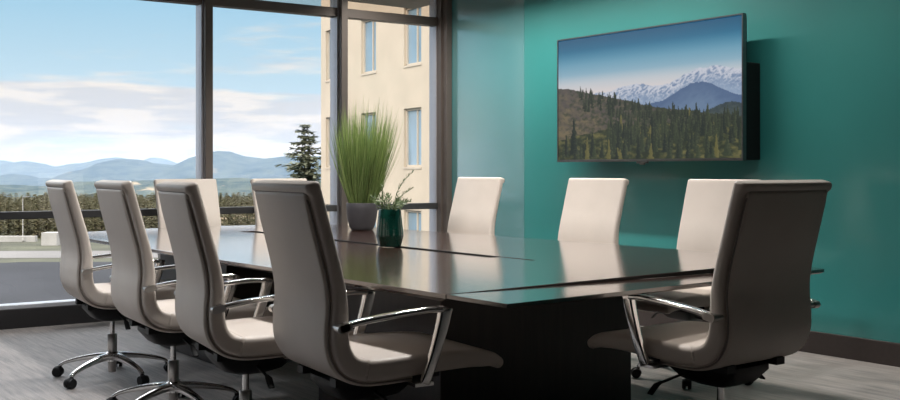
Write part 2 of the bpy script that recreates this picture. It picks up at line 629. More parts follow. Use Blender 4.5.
def slab(bm, outline, ztop, edge=0.016, under=0.030, inset=0.05):
    """outline ccw; knife-edged underside"""
    c = Vector((sum(p[0] for p in outline) / len(outline), sum(p[1] for p in outline) / len(outline), 0))

    def zt(p):
        return ztop(p) if callable(ztop) else ztop

    def ins(p, d):
        v = Vector((p[0], p[1], 0)) - c
        l = v.length
        return c + v * (1 - d / l)
    rings = [[(ins(p, inset).x, ins(p, inset).y, zt(p) - under) for p in outline],
             [(p[0], p[1], zt(p) - edge) for p in outline],
             [(p[0], p[1], zt(p) - 0.0015) for p in outline],
             [(ins(p, 0.0015).x, ins(p, 0.0015).y, zt(p)) for p in outline]]
    loft(bm, rings)


SX0, SX1, SY0, SY1 = 3.235, 3.365, 3.97, 6.75   # recessed cable channel along the middle
outl = left[1:] + [(2.6, 7.46), (3.1, 7.56), (3.7, 7.48)] + right[::-1][:-1]
bm = bmesh.new()
slab(bm, outl[::-1], TZ)
top = obj('tabletop', bm, M['wood'], tbl, smooth=False)
bm = bmesh.new()
box(bm, SX0, SX1, SY0, SY1, TZ - 0.016, TZ + 0.05)
cut = obj('cutter', bm, None, smooth=False)
bm = bmesh.new()
box(bm, SX1 - 0.03, SX1 - 0.001, SY0 - 0.24, SY0 + 0.05, TZ - 0.014, TZ + 0.05)
cut2 = obj('cutter_b', bm, None, smooth=False)
for c_ in (cut, cut2):
    md = top.modifiers.new('cut', 'BOOLEAN')
    md.operation = 'DIFFERENCE'
    md.solver = 'EXACT'
    md.object = c_
dg = bpy.context.evaluated_depsgraph_get()
new = bpy.data.meshes.new_from_object(top.evaluated_get(dg))
top.modifiers.clear()
top.data = new
for c_ in (cut, cut2):
    bpy.data.objects.remove(c_)
# end leaf falls away slightly from the main top
leafz = lambda p: TZ - 0.0005 - max(0, (p[0] - 2.19)) * 0.0138
lo = [(2.19, 2.57), (4.36, 2.80), (4.40, 2.83), (4.418, 2.945), (2.186, 2.895)]
bm = bmesh.new()
slab(bm, lo, leafz, edge=0.014, under=0.019, inset=0.04)
obj('end_leaf', bm, M['wood'], tbl, smooth=False)
bm = bmesh.new()
ra, rb = [], []
for q in range(9):
    f_ = q / 8
    x_, y_ = 2.190 + (4.416 - 2.190) * f_, 2.8995 + 0.0585 * f_
    for rr_, dy_ in ((ra, -0.0022), (rb, -0.0006)):
        rr_.append((x_, y_ + dy_, leafz((x_,)) + 0.0002, TZ - 0.0012))
loft(bm, [[(a_[0], a_[1], a_[2]), (b_[0], b_[1], b_[2]), (b_[0], b_[1], max(b_[3], b_[2] + 0.0003)), (a_[0], a_[1], max(a_[3], a_[2] + 0.0003))] for a_, b_ in zip(ra, rb)])
obj('edge_band', bm, M['slot'], tbl, smooth=False)
# inside the channel: dark liners and a veneered lid sunk below the top
bm = bmesh.new()
box(bm, SX1 - 0.006, SX1 - 0.0005, SY0, SY1, TZ - 0.0155, TZ - 0.0004)
box(bm, SX0 + 0.0005, SX0 + 0.02, SY0, SY1, TZ - 0.0155, TZ - 0.013)
box(bm, SX1 - 0.04, SX1 - 0.006, SY0, SY1, TZ - 0.0155, TZ - 0.013)
box(bm, SX1 - 0.0295, SX1 - 0.0015, SY0 - 0.239, SY0, TZ - 0.0138, TZ - 0.004)
obj('cable_slot', bm, M['slot'], tbl, smooth=False)
bm = bmesh.new()
box(bm, SX0 + 0.021, SX1 - 0.041, SY0 + 0.002, SY1 - 0.002, TZ - 0.0155, TZ - 0.006)
obj('channel_lid', bm, M['wood'], tbl, smooth=False, bevel=0.001)
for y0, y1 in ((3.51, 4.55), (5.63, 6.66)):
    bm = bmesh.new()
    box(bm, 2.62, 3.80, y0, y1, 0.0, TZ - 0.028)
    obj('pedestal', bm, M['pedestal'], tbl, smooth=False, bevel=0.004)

# ------------------------------------------------------------------ plants on the table
def ribbon(bm, pts, w, across):
    vs = []
    n = len(pts)
    for i, p in enumerate(pts):
        ww = w * (1 - (i / (n - 1)) ** 2 * 0.92)
        vs.append((bm.verts.new(p - across * ww / 2), bm.verts.new(p + across * ww / 2)))
    for a, b in zip(vs, vs[1:]):
        bm.faces.new((a[0], a[1], b[1], b[0]))


def leafmat(name, c0, c1, rough=0.5, trans=0.35):
    m = mat(name, c0, rough=rough, var=0.0)
    n, l = m.node_tree.nodes, m.node_tree.links
    b = n['Principled BSDF']
    g = n.new('ShaderNodeNewGeometry')
    rp = n.new('ShaderNodeValToRGB')
    rp.color_ramp.elements[0].color = c0 + (1,)
    rp.color_ramp.elements[1].color = c1 + (1,)
    l.new(g.outputs['Random Per Island'], rp.inputs['Fac'])
    l.new(rp.outputs['Color'], b.inputs['Base Color'])
    if trans:
        td = n.new('ShaderNodeBsdfTranslucent')
        l.new(rp.outputs['Color'], td.inputs['Color'])
        mx = n.new('ShaderNodeMixShader')
        mx.inputs['Fac'].default_value = trans
        l.new(b.outputs['BSDF'], mx.inputs[1])
        l.new(td.outputs['BSDF'], mx.inputs[2])
        l.new(mx.outputs['Shader'], n['Material Output'].inputs['Surface'])
    return m


M['grass'] = leafmat('ornamental_grass', (0.07, 0.14, 0.03), (0.30, 0.38, 0.13))
M['sprig'] = leafmat('grey_green_sprig', (0.04, 0.075, 0.03), (0.15, 0.19, 0.085))

pr = empty('potted_grass', (4.04, 6.38, TZ))
tag(pr, 'tall green ornamental grass in a round charcoal pot on the table', 'potted plant')
bm = bmesh.new()
lathe(bm, [(0.070, 0.0), (0.080, 0.003), (0.094, 0.03), (0.107, 0.08), (0.114, 0.14), (0.115, 0.196), (0.112, 0.200),
           (0.107, 0.199), (0.106, 0.17)], 40)
obj('pot', bm, M['pot'], pr, auto=50)
bm = bmesh.new()
lathe(bm, [(0.107, 0.160), (0.106, 0.175), (0.05, 0.185), (0.01, 0.188)], 28)
obj('soil', bm, M['soil'], pr)
bm = bmesh.new()
for i in range(1250):
    a = random.uniform(0, 2 * PI)
    r0 = 0.088 * math.sqrt(random.random())
    h = random.triangular(0.40, 0.78, 0.62)
    lean = random.triangular(0.0, 0.13, 0.03) + r0 * 1.1
    h *= 1.12 - 1.3 * max(0, lean - 0.07)
    if random.random() < 0.05:
        lean += 0.08
    a2 = a + random.gauss(0, 0.5)
    d = Vector((math.cos(a2), math.sin(a2), 0))
    b = Vector((r0 * math.cos(a), r0 * math.sin(a), 0.17))
    pts = []
    droop = random.uniform(0, 0.06)
    drift = Vector((CS, -SN, 0)) * 0.035
    for j in range(7):
        t = j / 6
        pts.append(b + d * lean * (1.35 * t - 0.35 * t * t) + drift * t + Vector((0, 0, h * t - droop * t ** 4)))
    ang = random.uniform(0, PI)
    ribbon(bm, pts, random.uniform(0.003, 0.0062), Vector((math.cos(ang), math.sin(ang), 0)))
g = obj('foliage', bm, M['grass'], pr, recalc=False)

vr = empty('green_vase', (3.305, 4.92, TZ - 0.0005))
tag(vr, 'faceted dark green glazed vase holding small grey-green sprigs', 'vase')
bm = bmesh.new()
n = 10
prof = [(0.060, 0.0), (0.066, 0.004), (0.078, 0.052), (0.080, 0.060), (0.079, 0.075), (0.070, 0.16), (0.064, 0.212), (0.062, 0.216),
        (0.058, 0.215), (0.056, 0.19)]
lathe(bm, prof, 44)
obj('vase_body', bm, M['vase'], vr, auto=28)
bm = bmesh.new()
lathe(bm, [(0.057, 0.180), (0.057, 0.192), (0.01, 0.198)], 24)
obj('soil', bm, M['soil'], vr)


def sprig(root, base, tip, nl, ll, lw, spread=0.8, curve=0.02):
    bm = bmesh.new()
    b, t = Vector(base), Vector(tip)
    mid = (b + t) / 2 + Vector((random.uniform(-curve, curve), random.uniform(-curve, curve), curve))
    path = catmull([b, mid, t], 8)
    for p, q in zip(path, path[1:]):
        cyl(bm, p, q, 0.0018, 0.0016, n=5)
    ax = (t - b).normalized()
    for i in range(nl):
        f = 0.12 + 0.88 * i / nl
        p = path[min(int(f * (len(path) - 1)), len(path) - 1)]
        o = ax.orthogonal().normalized()
        o.rotate(Matrix.Rotation(i * 2.4 + random.random() * 0.5, 3, ax))
        d = (ax * (1 - spread * 0.6) + o * spread).normalized()
        l = ll * (1.1 - 0.45 * f) * random.uniform(0.8, 1.2)
        ac = d.cross(ax).normalized()
        q = [p, p + d * l * 0.35 + ax * l * 0.05, p + d * l * 0.7 + ax * l * 0.12, p + d * l + ax * l * 0.22]
        wds = (0.5, 1.0, 0.8, 0.1)
        vs = [(bm.verts.new(a - ac * lw * k / 2), bm.verts.new(a + ac * lw * k / 2)) for a, k in zip(q, wds)]
        for u, w_ in zip(vs, vs[1:]):
            bm.faces.new((u[0], u[1], w_[1], w_[0]))
    obj('sprig', bm, M['sprig'], root, recalc=False)


for i in range(11):
    a = 2 * PI * i / 11 + random.uniform(-.2, .2)
    rr = random.uniform(0.02, 0.048)
    out = random.uniform(0.03, 0.10)
    sprig(vr, (rr * 0.6 * math.cos(a), rr * 0.6 * math.sin(a), 0.19),
          ((rr + out) * math.cos(a), (rr + out) * math.sin(a), random.uniform(0.235, 0.30)), 22, 0.034, 0.008)
rt = Vector((CS, -SN, 0))      # to the right along the table
sprig(vr, (0.01, 0, 0.19), tuple(rt * 0.14 + Vector((0, 0, 0.44))), 36, 0.026, 0.006, 0.55, 0.03)
sprig(vr, (0.02, 0.01, 0.19), tuple(rt * 0.13 + Vector((0.02, 0.02, 0.34))), 26, 0.026, 0.006, 0.6, 0.02)
sprig(vr, (-0.01, 0.02, 0.19), tuple(rt * -0.04 + Vector((0, 0, 0.36))), 26, 0.03, 0.007, 0.6, 0.02)

# ------------------------------------------------------------------ television
TVX, TY0, TY1, TZ0, TZ1 = 5.67, 4.24, 6.03, 1.243, 2.222
tv = empty('television', (TVX, (TY0 + TY1) / 2, TZ0))
tag(tv, 'large flat wall television showing snowy mountains above a conifer forest', 'television')
W2, H = (TY1 - TY0) / 2, TZ1 - TZ0
M['bezel'] = mat('gunmetal_bezel', (0.20, 0.20, 0.21), rough=0.3, metal=0.9)
bm = bmesh.new()
t = 0.010
box(bm, -0.006, 0.03, -W2, W2, 0, 0.018)
box(bm, -0.006, 0.03, -W2, W2, H - t, H)
box(bm, -0.006, 0.03, -W2, -W2 + t, 0.018, H - t)
box(bm, -0.006, 0.03, W2 - t, W2, 0.018, H - t)
obj('bezel', bm, M['bezel'], tv, smooth=False)
bm = bmesh.new()
box(bm, 0.006, 0.045, -W2 + 0.004, W2 - 0.004, 0.004, H - 0.004)
obj('back_cover', bm, M['black'], tv, smooth=False, bevel=0.006)
bm = bmesh.new()
box(bm, 0.045, XT - TVX - 0.001, -W2 + 0.01, W2 - 0.25, 0.004, 0.66)
obj('mount_housing', bm, M['black'], tv, smooth=False, bevel=0.008)
bm = bmesh.new()
box(bm, -0.004, 0.02, -0.05, 0.05, -0.014, 0.001)
box(bm, -0.002, 0.016, -0.022, 0.022, -0.024, -0.013)
obj('sensor', bm, M['bezel'], tv, smooth=False, bevel=0.003)


def fbm(x, y, o=5):
    s, a, f = 0, 0.5, 1
    for _ in range(o):
        s += a * noise.noise(Vector((x * f, y * f, 3.3)))
        a *= 0.5
        f *= 2.03
    return s


def mixc(a, b, t):
    t = max(0, min(1, t))
    return tuple(p + (q - p) * t for p, q in zip(a, b))


rnd = random.Random(11)


def crest(u):
    """top of the near wooded slope, falling from left to right"""
    return 0.40 + 0.30 * u + 0.10 * max(0, u - 0.25) * (1 - u) * 2 + 0.022 * fbm(u * 8, 9.0)


trees = []
for i in range(150):                                   # along the crest and down the slope
    u = rnd.uniform(0.14, 1.0)
    b_ = crest(u) + rnd.uniform(0.03, 0.16)
    trees.append((b_, u, rnd.uniform(0.05, 0.10), rnd.uniform(0.009, 0.014), rnd.uniform(0.1, 0.45)))
for i in range(150):
    u = rnd.uniform(0.30, 1.0)
    b_ = rnd.uniform(0.76, 0.96)
    trees.append((b_, u, rnd.uniform(0.10, 0.17), rnd.uniform(0.013, 0.020), rnd.uniform(0, 0.9)))
for i in range(34):
    u = rnd.uniform(0.0, 1.0)
    b_ = rnd.uniform(0.97, 1.06)
    trees.append((b_, u, rnd.uniform(0.08, 0.20), rnd.uniform(0.016, 0.028), rnd.uniform(0, 1)))
trees += [(0.955, 0.10, 0.29, 0.034, 0.0), (0.98, 0.215, 0.20, 0.024, 0.1), (1.0, 0.37, 0.30, 0.024, 0.1),
          (0.93, 0.56, 0.27, 0.02, 0.1), (0.62, 0.335, 0.12, 0.013, 0.2), (0.99, 0.165, 0.13, 0.018, 0.2)]
trees.sort()


def ridged(x, y, o=4):
    s, a, f = 0, 0.5, 1
    for _ in range(o):
        s += a * (1 - 2 * abs(noise.noise(Vector((x * f, y * f, 8.1)))))
        a *= 0.55
        f *= 2.1
    return s


def picture(u, v):
    c = mixc((6, 84, 122), (60, 136, 170), v / 0.22)
    c = mixc(c, (176, 198, 212), (v - 0.10) / 0.28)
    c = mixc(c, (222, 214, 214), (v - 0.30) / 0.15)
    # far snowy range
    pk = 0.475 - 0.055 * math.exp(-((u - 0.44) / 0.13) ** 2) - 0.135 * math.exp(-((u - 0.82) / 0.15) ** 2) \
        - 0.075 * math.exp(-((u - 1.02) / 0.12) ** 2) + 0.030 * fbm(u * 14, 1.0) + 0.010 * fbm(u * 60, 5.0)
    if v > pk:
        d = v - pk
        sn = 0.75 * ridged(u * 44 + v * 34, v * 22 - u * 14) - 0.17 - d * 2.2
        rock = mixc((108, 130, 164), (146, 164, 190), ridged(u * 30, v * 34) * 0.8)
        c = mixc(rock, (218, 219, 228), min(0.85, sn * 3.0))
        c = mixc(c, (152, 172, 198), (d - 0.05) * 7)
    p2 = 0.60 - 0.150 * math.exp(-((u - 0.80) / 0.17) ** 2) + 0.022 * fbm(u * 9, 4.0) + 0.006 * fbm(u * 60, 6.0)
    if u > 0.3 and v > p2:
        c = mixc((74, 98, 136), (104, 128, 158), (v - p2) * 5 + 0.35 * ridged(u * 22 + v * 12, v * 24))
    p3 = 0.70 - 0.10 * math.exp(-((u - 0.95) / 0.13) ** 2) + 0.012 * fbm(u * 24, 7.0) + 0.006 * fbm(u * 120, 6.0)
    if u > 0.6 and v > p3:
        c = mixc((50, 64, 70), (82, 94, 90), (v - p3) * 4 + 0.9 * fbm(u * 60, v * 60) + 0.2)
    p1 = crest(u) + 0.008 * fbm(u * 90, 2.0)
    if v > p1:
        c = mixc((84, 78, 74), (116, 104, 80), (v - p1) * 2.2 + 1.3 * fbm(u * 26 - v * 10, v * 26))
        c = mixc(c, (54, 62, 48), 2.2 * fbm(u * 44 + 5, v * 44) + 1.6 * (u - 0.22) + 0.25)
    pf = 0.74 + 0.30 * max(0, 0.34 - u) + 0.03 * fbm(u * 12, 12.0)
    if v > pf:
        c = mixc((40, 50, 36), (108, 104, 64), 0.32 + 1.9 * fbm(u * 30, v * 34))
    for b, tu, h, w_, k in trees:
        if b - h < v < b:
            q = (v - b + h) / h
            dx = u - tu
            hw = w_ * (0.12 + 0.88 * q) * (0.8 + 0.5 * noise.noise(Vector((q * 9, tu * 50, 0 if dx < 0 else 7))))
            if abs(dx) < hw:
                dk = mixc((26, 38, 34), (56, 66, 46), k)
                if k > 0.86:
                    dk = (98, 94, 54)
                c = mixc(dk, mixc(dk, (140, 136, 96), 0.35), (dx / hw) * 0.6 + 1.3 * fbm(u * 110, v * 110) + 0.1)
    c = mixc(c, (150, 150, 140), 0.02)
    return srgb(*[max(0, min(255, q)) for q in c])


NX, NY = 330, 176
sw, s0, s1 = W2 - t, 0.018, H - t
verts, faces, cols = [], [], []
for j in range(NY):
    for i in range(NX):
        u, v_ = i / (NX - 1), j / (NY - 1)
        verts.append((0.0, sw - 2 * sw * u, s1 - (s1 - s0) * v_))
        cols.append(picture(u, v_))
for j in range(NY - 1):
    for i in range(NX - 1):
        a = j * NX + i
        faces.append((a, a + NX, a + NX + 1, a + 1))
me = bpy.data.meshes.new('screen')
me.from_pydata(verts, [], faces)
at = me.color_attributes.new('picture', 'FLOAT_COLOR', 'POINT')
flat = []
for c in cols:
    flat += [c[0], c[1], c[2], 1.0]
at.data.foreach_set('color', flat)
scr = bpy.data.objects.new('screen', me)
COL.objects.link(scr)
scr.parent = tv
m = bpy.data.materials.new('lit_display')
m.use_nodes = True
n, l = m.node_tree.nodes, m.node_tree.links
b = n['Principled BSDF']
ca = n.new('ShaderNodeVertexColor')
ca.layer_name = 'picture'
b.inputs['Base Color'].default_value = (0.01, 0.01, 0.012, 1)
b.inputs['Roughness'].default_value = 0.5
b.inputs['Specular IOR Level'].default_value = 0.2
l.new(ca.outputs['Color'], b.inputs['Emission Color'])
b.inputs['Emission Strength'].default_value = 0.85
me.materials.append(m)

# ------------------------------------------------------------------ outdoors
GZ = -10.0
M['asphalt'] = mat('dark_asphalt', (0.032, 0.033, 0.037), rough=0.95, spec=0.2, var=0.3, scale=0.05)
M['street'] = mat('pale_concrete_street', (0.15, 0.14, 0.13), rough=0.9, var=0.15, scale=0.08)
M['drygrass'] = mat('dry_grass_field', (0.27, 0.19, 0.11), rough=0.95, var=0.3, scale=0.06)
M['scrub'] = mat('olive_scrub', (0.055, 0.055, 0.032), rough=0.95, var=0.45, scale=0.12)
M['concrete'] = mat('white_concrete', (0.36, 0.34, 0.31), rough=0.9, var=0.1, scale=0.5)
M['stucco'] = mat('beige_stucco', (0.50, 0.415, 0.315), rough=0.95, var=0.06, scale=1.2, bump=0.6, bump_scale=6)
M['bsill'] = mat('pale_window_trim', (0.49, 0.41, 0.32), rough=0.8, var=0.03)
M['bglass'] = mat('blue_grey_window_glass', (0.20, 0.28, 0.34), rough=0.05, spec=0.9, var=0.2, scale=0.7)
M['bark'] = mat('spruce_bark', (0.07, 0.05, 0.035), rough=0.9, var=0.3, scale=6)
M['needle'] = leafmat('spruce_needles', (0.09, 0.11, 0.07), (0.26, 0.26, 0.17), 0.7, 0.1)
M['pine'] = leafmat('distant_conifer_green', (0.085, 0.092, 0.042), (0.25, 0.21, 0.11), 0.8, 0.1)
def hillmat(name, dark, light, clearing, amount, scale):
    m = mat(name, dark, rough=1.0, spec=0.0, var=0.0)
    n, l = m.node_tree.nodes, m.node_tree.links
    b = n['Principled BSDF']
    tc = n['Texture Coordinate']
    mp = n.new('ShaderNodeMapping')
    mp.inputs['Scale'].default_value = (1, 1, 2.5)
    l.new(tc.outputs['Object'], mp.inputs['Vector'])
    fac = []
    for sc, det in ((scale, 6), (scale * 0.35, 5)):
        z = n.new('ShaderNodeTexNoise')
        z.inputs['Scale'].default_value = sc
        z.inputs['Detail'].default_value = det
        z.inputs['Roughness'].default_value = 0.7
        l.new(mp.outputs['Vector'], z.inputs['Vector'])
        fac.append(z.outputs['Fac'])
    r1 = n.new('ShaderNodeValToRGB')
    r1.color_ramp.elements[0].position = 0.38
    r1.color_ramp.elements[0].color = dark + (1,)
    r1.color_ramp.elements[1].position = 0.62
    r1.color_ramp.elements[1].color = light + (1,)
    l.new(fac[0], r1.inputs['Fac'])
    mr = n.new('ShaderNodeMapRange')
    mr.inputs['From Min'].default_value = amount
    mr.inputs['From Max'].default_value = amount + 0.05
    l.new(fac[1], mr.inputs['Value'])
    mx = n.new('ShaderNodeMix')
    mx.data_type = 'RGBA'
    l.new(mr.outputs['Result'], mx.inputs[0])
    l.new(r1.outputs['Color'], mx.inputs[6])
    mx.inputs[7].default_value = clearing + (1,)
    l.new(mx.outputs[2], b.inputs['Base Color'])
    return m


M['hill_mid'] = hillmat('wooded_mountain_green', (0.030, 0.050, 0.055), (0.085, 0.105, 0.095), (0.20, 0.17, 0.12), 0.63, 0.016)
M['hill_near'] = hillmat('wooded_hill_green', (0.030, 0.048, 0.045), (0.10, 0.115, 0.090), (0.30, 0.24, 0.16), 0.58, 0.03)


def quadground(name, corners, z, m):
    bm = bmesh.new()
    vs = [bm.verts.new(far_pt(cx, cz, z)) for cx, cz in corners]
    lo_ = [bm.verts.new(q.co - Vector((0, 0, 0.5))) for q in vs]
    bm.faces.new(vs)
    for i in range(len(vs)):
        j = (i + 1) % len(vs)
        bm.faces.new((vs[i], lo_[i], lo_[j], vs[j]))
    return struct(obj(name, bm, m, smooth=False))


quadground('ground', [(-400, 5), (300, 5), (300, 420), (-400, 420)], GZ, M['scrub'])
quadground('ground_asphalt', [(-150, 12), (60, 12), (60, 128), (-52, 124), (-56, 121), (-150, 120)], GZ + 0.06, M['asphalt'])
quadground('ground_street', [(-150, 138), (-30, 142), (60, 150), (60, 132), (-150, 128)], GZ + 0.06, M['street'])
quadground('ground_field', [(-72, 176), (80, 168), (80, 262), (-92, 262)], GZ + 0.10, M['drygrass'])


def block(name, cx0, cx1, cz, d, z0, z1, m, lab, cat):
    bm = bmesh.new()
    p = far_pt((cx0 + cx1) / 2, cz)
    box(bm, -(cx1 - cx0) / 2, (cx1 - cx0) / 2, -d / 2, d / 2, 0, z1 - z0)
    o = obj(name, bm, m, smooth=False, bevel=0.05)
    o.location = (p.x, p.y, z0)
    o.rotation_euler = (0, 0, R(-YAW))
    tag(o, lab, cat)
    return o


block('retaining_wall', -90, -64.5, 160, 1.0, GZ - 0.2, GZ + 0.9, M['concrete'], 'low pale concrete wall along the street below the trees', 'wall')
block('concrete_kiosk', -60.5, -58.2, 153, 2.4, GZ - 0.1, GZ + 1.9, M['concrete'], 'small white concrete block hut beside the street, left of the first chair', 'hut')
pole = empty('street_lamp', far_pt(-66.2, 159.0, GZ))
tag(pole, 'thin pale lamp post by the street in front of the treeline', 'lamp post')
bm = bmesh.new()
lathe(bm, [(0.14, 0), (0.14, 0.5), (0.06, 0.55), (0.04, 7.0)], 10)
obj('post', bm, M['concrete'], pole)
bm = bmesh.new()
box(bm, -0.1, 1.0, -0.12, 0.12, 6.97, 7.12)
obj('lamp_head', bm, M['alu'], pole, smooth=False)

# beige building beyond the right bay
U0 = far_pt(-1.03, 27.8)
ud = Vector((-0.585 * CS + SN, 0.585 * SN + CS, 0)).normalized()
brz = math.atan2(ud.y, ud.x)
bld = empty('stucco_building', (U0.x, U0.y, GZ), brz)      # local +x runs away along the facade, +y faces the room
tag(bld, 'sunlit beige stucco building with recessed windows behind the right bay', 'building')
k = 1.1586
cols_ = [(4.61 + 2.33 * 0) * k, 2.335 * k, -0.02 * k, -2.34 * k, -4.68 * k, -7.0 * k]
rows = [1.26 - 2.77 * 3, 1.26 - 2.77 * 2, 1.26 - 2.77, 1.26, 4.03, 6.80, 9.57]
X0b, X1b, Db = -9.5 * k, 5.36 * k, 12.0
wins = [(c - 0.5, c + 0.5, r_ - GZ, r_ - GZ + 1.6) for c in cols_ for r_ in rows if r_ > GZ + 1]
bm = bmesh.new()
xs = sorted({X0b, X1b} | {a for w_ in wins for a in w_[:2]})
zs = sorted({0.0, 24.0} | {a for w_ in wins for a in w_[2:]})
hole = set()
for w_ in wins:
    hole.add((round(w_[0], 4), round(w_[2], 4)))
for i in range(len(xs) - 1):
    for j in range(len(zs) - 1):
        if (round(xs[i], 4), round(zs[j], 4)) in hole:
            x0, x1, z0, z1 = xs[i], xs[i + 1], zs[j], zs[j + 1]
            for q in (((x0, 0, z0), (x0, -0.14, z0), (x0, -0.14, z1), (x0, 0, z1)), ((x1, 0, z0), (x1, 0, z1), (x1, -0.14, z1), (x1, -0.14, z0)),
                      ((x0, 0, z1), (x0, -0.14, z1), (x1, -0.14, z1), (x1, 0, z1)), ((x0, 0, z0), (x1, 0, z0), (x1, -0.14, z0), (x0, -0.14, z0))):
                bm.faces.new([bm.verts.new(p) for p in q])
            continue
        bm.faces.new([bm.verts.new(p) for p in ((xs[i], 0, zs[j]), (xs[i + 1], 0, zs[j]), (xs[i + 1], 0, zs[j + 1]), (xs[i], 0, zs[j + 1]))])
for q in (((X1b, 0, 0), (X1b, -Db, 0), (X1b, -Db, 24), (X1b, 0, 24)), ((X0b, 0, 0), (X0b, 0, 24), (X0b, -Db, 24), (X0b, -Db, 0)),
          ((X0b, -Db, 0), (X0b, -Db, 24), (X1b, -Db, 24), (X1b, -Db, 0)), ((X0b, 0, 24), (X1b, 0, 24), (X1b, -Db, 24), (X0b, -Db, 24))):
    bm.faces.new([bm.verts.new(p) for p in q])
bmesh.ops.remove_doubles(bm, verts=bm.verts, dist=1e-4)
obj('facade', bm, M['stucco'], bld, smooth=False)
for x0, x1, z0, z1 in wins:
    bm = bmesh.new()
    f = 0.06
    box(bm, x0, x0 + f, -0.14, -0.07, z0, z1)
    box(bm, x1 - f, x1, -0.14, -0.07, z0, z1)
    box(bm, x0, x1, -0.14, -0.07, z0, z0 + f)
    box(bm, x0, x1, -0.14, -0.07, z1 - f, z1)
    box(bm, x0 + 0.36, x0 + 0.40, -0.14, -0.08, z0, z1)
    box(bm, x0 - 0.02, x1 + 0.02, -0.02, 0.02, z0 - 0.05, z0)
    wo = obj('building_window', bm, M['bsill'], bld, smooth=False)
    bm = bmesh.new()
    box(bm, x0, x1, -0.135, -0.115, z0, z1)
    obj('pane', bm, M['bglass'], wo, smooth=False)

# spruce
def conifer(h, rb, whorls, per, clumps, trunk_r, jag=0.25, seed=1):
    rn = random.Random(seed)
    bt = bmesh.new()
    cyl(bt, (0, 0, 0), (0, 0, h * 0.97), trunk_r, trunk_r * 0.1, n=7)
    bf = bmesh.new()
    for i in range(whorls):
        f = (i + 0.5) / whorls
        z = h * (0.06 + 0.92 * f)
        rad = rb * (1 - f) ** 0.85 + 0.03 * h * (1 - f) + 0.012 * h
        for j in range(per):
            z = h * (0.06 + 0.92 * f) + rn.uniform(-0.9, 0.9) * h / whorls * (1.2 - f)
            a = 2 * PI * j / per + i * 1.1 + rn.uniform(-0.25, 0.25)
            l = rad * rn.uniform(1 - jag, 1 + jag)
            d = Vector((math.cos(a), math.sin(a), 0))
            sd = Vector((-d.y, d.x, 0))
            up = 0.25 * f - 0.28
            for c in range(clumps):
                q = (c + 0.6) / clumps
                p = d * l * q + Vector((0, 0, z + up * l * q + 0.10 * l * q * q))
                s_ = l * 0.30 * (1.15 - 0.6 * q) + 0.45 * h / whorls
                for e in range(3):
                    di = (d * rn.uniform(0.3, 1.0) + sd * rn.uniform(-0.9, 0.9) + Vector((0, 0, rn.uniform(-0.5, 0.25)))).normalized()
                    ac = di.cross(Vector((0, 0, 1))).normalized() * s_ * 0.30 + Vector((0, 0, rn.uniform(-0.1, 0.1) * s_))
                    v0, v1, v2, v3 = p - ac, p + ac, p + di * s_ + ac * 0.35, p + di * s_ - ac * 0.35
                    bf.faces.new([bf.verts.new(x) for x in (v0, v1, v2, v3)])
    return bt, bf


tr = empty('spruce_tree', far_pt(-6.36, 45.0, GZ))
tag(tr, 'tall dark spruce tree standing left of the beige building', 'tree')
bt, bf = conifer(13.5, 2.7, 52, 8, 6, 0.16, 0.5, seed=5)
obj('trunk', bt, M['bark'], tr)
obj('crown', bf, M['needle'], tr, recalc=False)

protos = []
for s in range(3):
    r_ = empty('forest_tree')
    bt, bf = conifer(7.6, 0.80, 14, 8, 3, 0.12, 0.2, seed=20 + s)
    obj('trunk', bt, M['bark'], r_)
    obj('crown', bf, M['pine'], r_, recalc=False)
    protos.append(r_)
rn = random.Random(3)
spots = []
for row in range(7):
    cz = 168 + row * 3.6
    n_ = 20
    for i in range(n_):
        spots.append((-0.475 * cz + (i + 0.5 * (row % 2)) * 3.1 + rn.uniform(-.12, .12), cz + rn.uniform(-.3, .3)))
for row in range(4):
    cz = 268 + row * 4.2
    for i in range(36):
        spots.append((-0.40 * cz + (i + 0.5 * (row % 2)) * 3.1 + rn.uniform(-.12, .12), cz + rn.uniform(-.3, .3)))
for i, (cx, cz) in enumerate(spots):
    s = protos[i % 3]
    o = s if i < 3 else dup(s)
    o.location = far_pt(cx, cz, GZ - 0.1)
    o.rotation_euler = (0, 0, rn.uniform(0, 6.28))
    sc = (11.18 - (25 + rn.uniform(-3.5, 7)) * cz / 1026) / 7.6
    o.scale = (1.0, 1.0, sc)
    tag(o, 'small distant conifer in the olive treeline beyond the lot and field', 'tree', 'distant treeline conifers')
# the uncounted rest of the wood behind them
bm = bmesh.new()
src = protos[0].children[1].data if protos[0].children[1].name.startswith('crown') else protos[0].children[0].data
for i in range(420):
    cz = rn.uniform(196, 262) if i < 170 else rn.uniform(286, 330)
    tx = rn.uniform(-0.475, -0.30) if i < 170 else rn.uniform(-0.42, -0.05)
    p = far_pt(tx * cz, cz, GZ - 0.1)
    n0 = len(bm.verts)
    bm.from_mesh(src)
    bm.verts.ensure_lookup_table()
    mtx = Matrix.Translation(p) @ Matrix.Rotation(rn.uniform(0, 6.28), 4, 'Z') @ Matrix.Diagonal((1.3, 1.3, (11.18 - (25 + rn.uniform(-4, 8)) * cz / 1026) / 7.6, 1))
    for q in bm.verts[n0:]:
        q.co = mtx @ q.co
wd_ = obj('forest', bm, M['pine'], smooth=False, recalc=False)
wd_['kind'] = 'stuff'
tag(wd_, 'dense dark conifer wood filling the valley edge behind the treeline', 'forest')


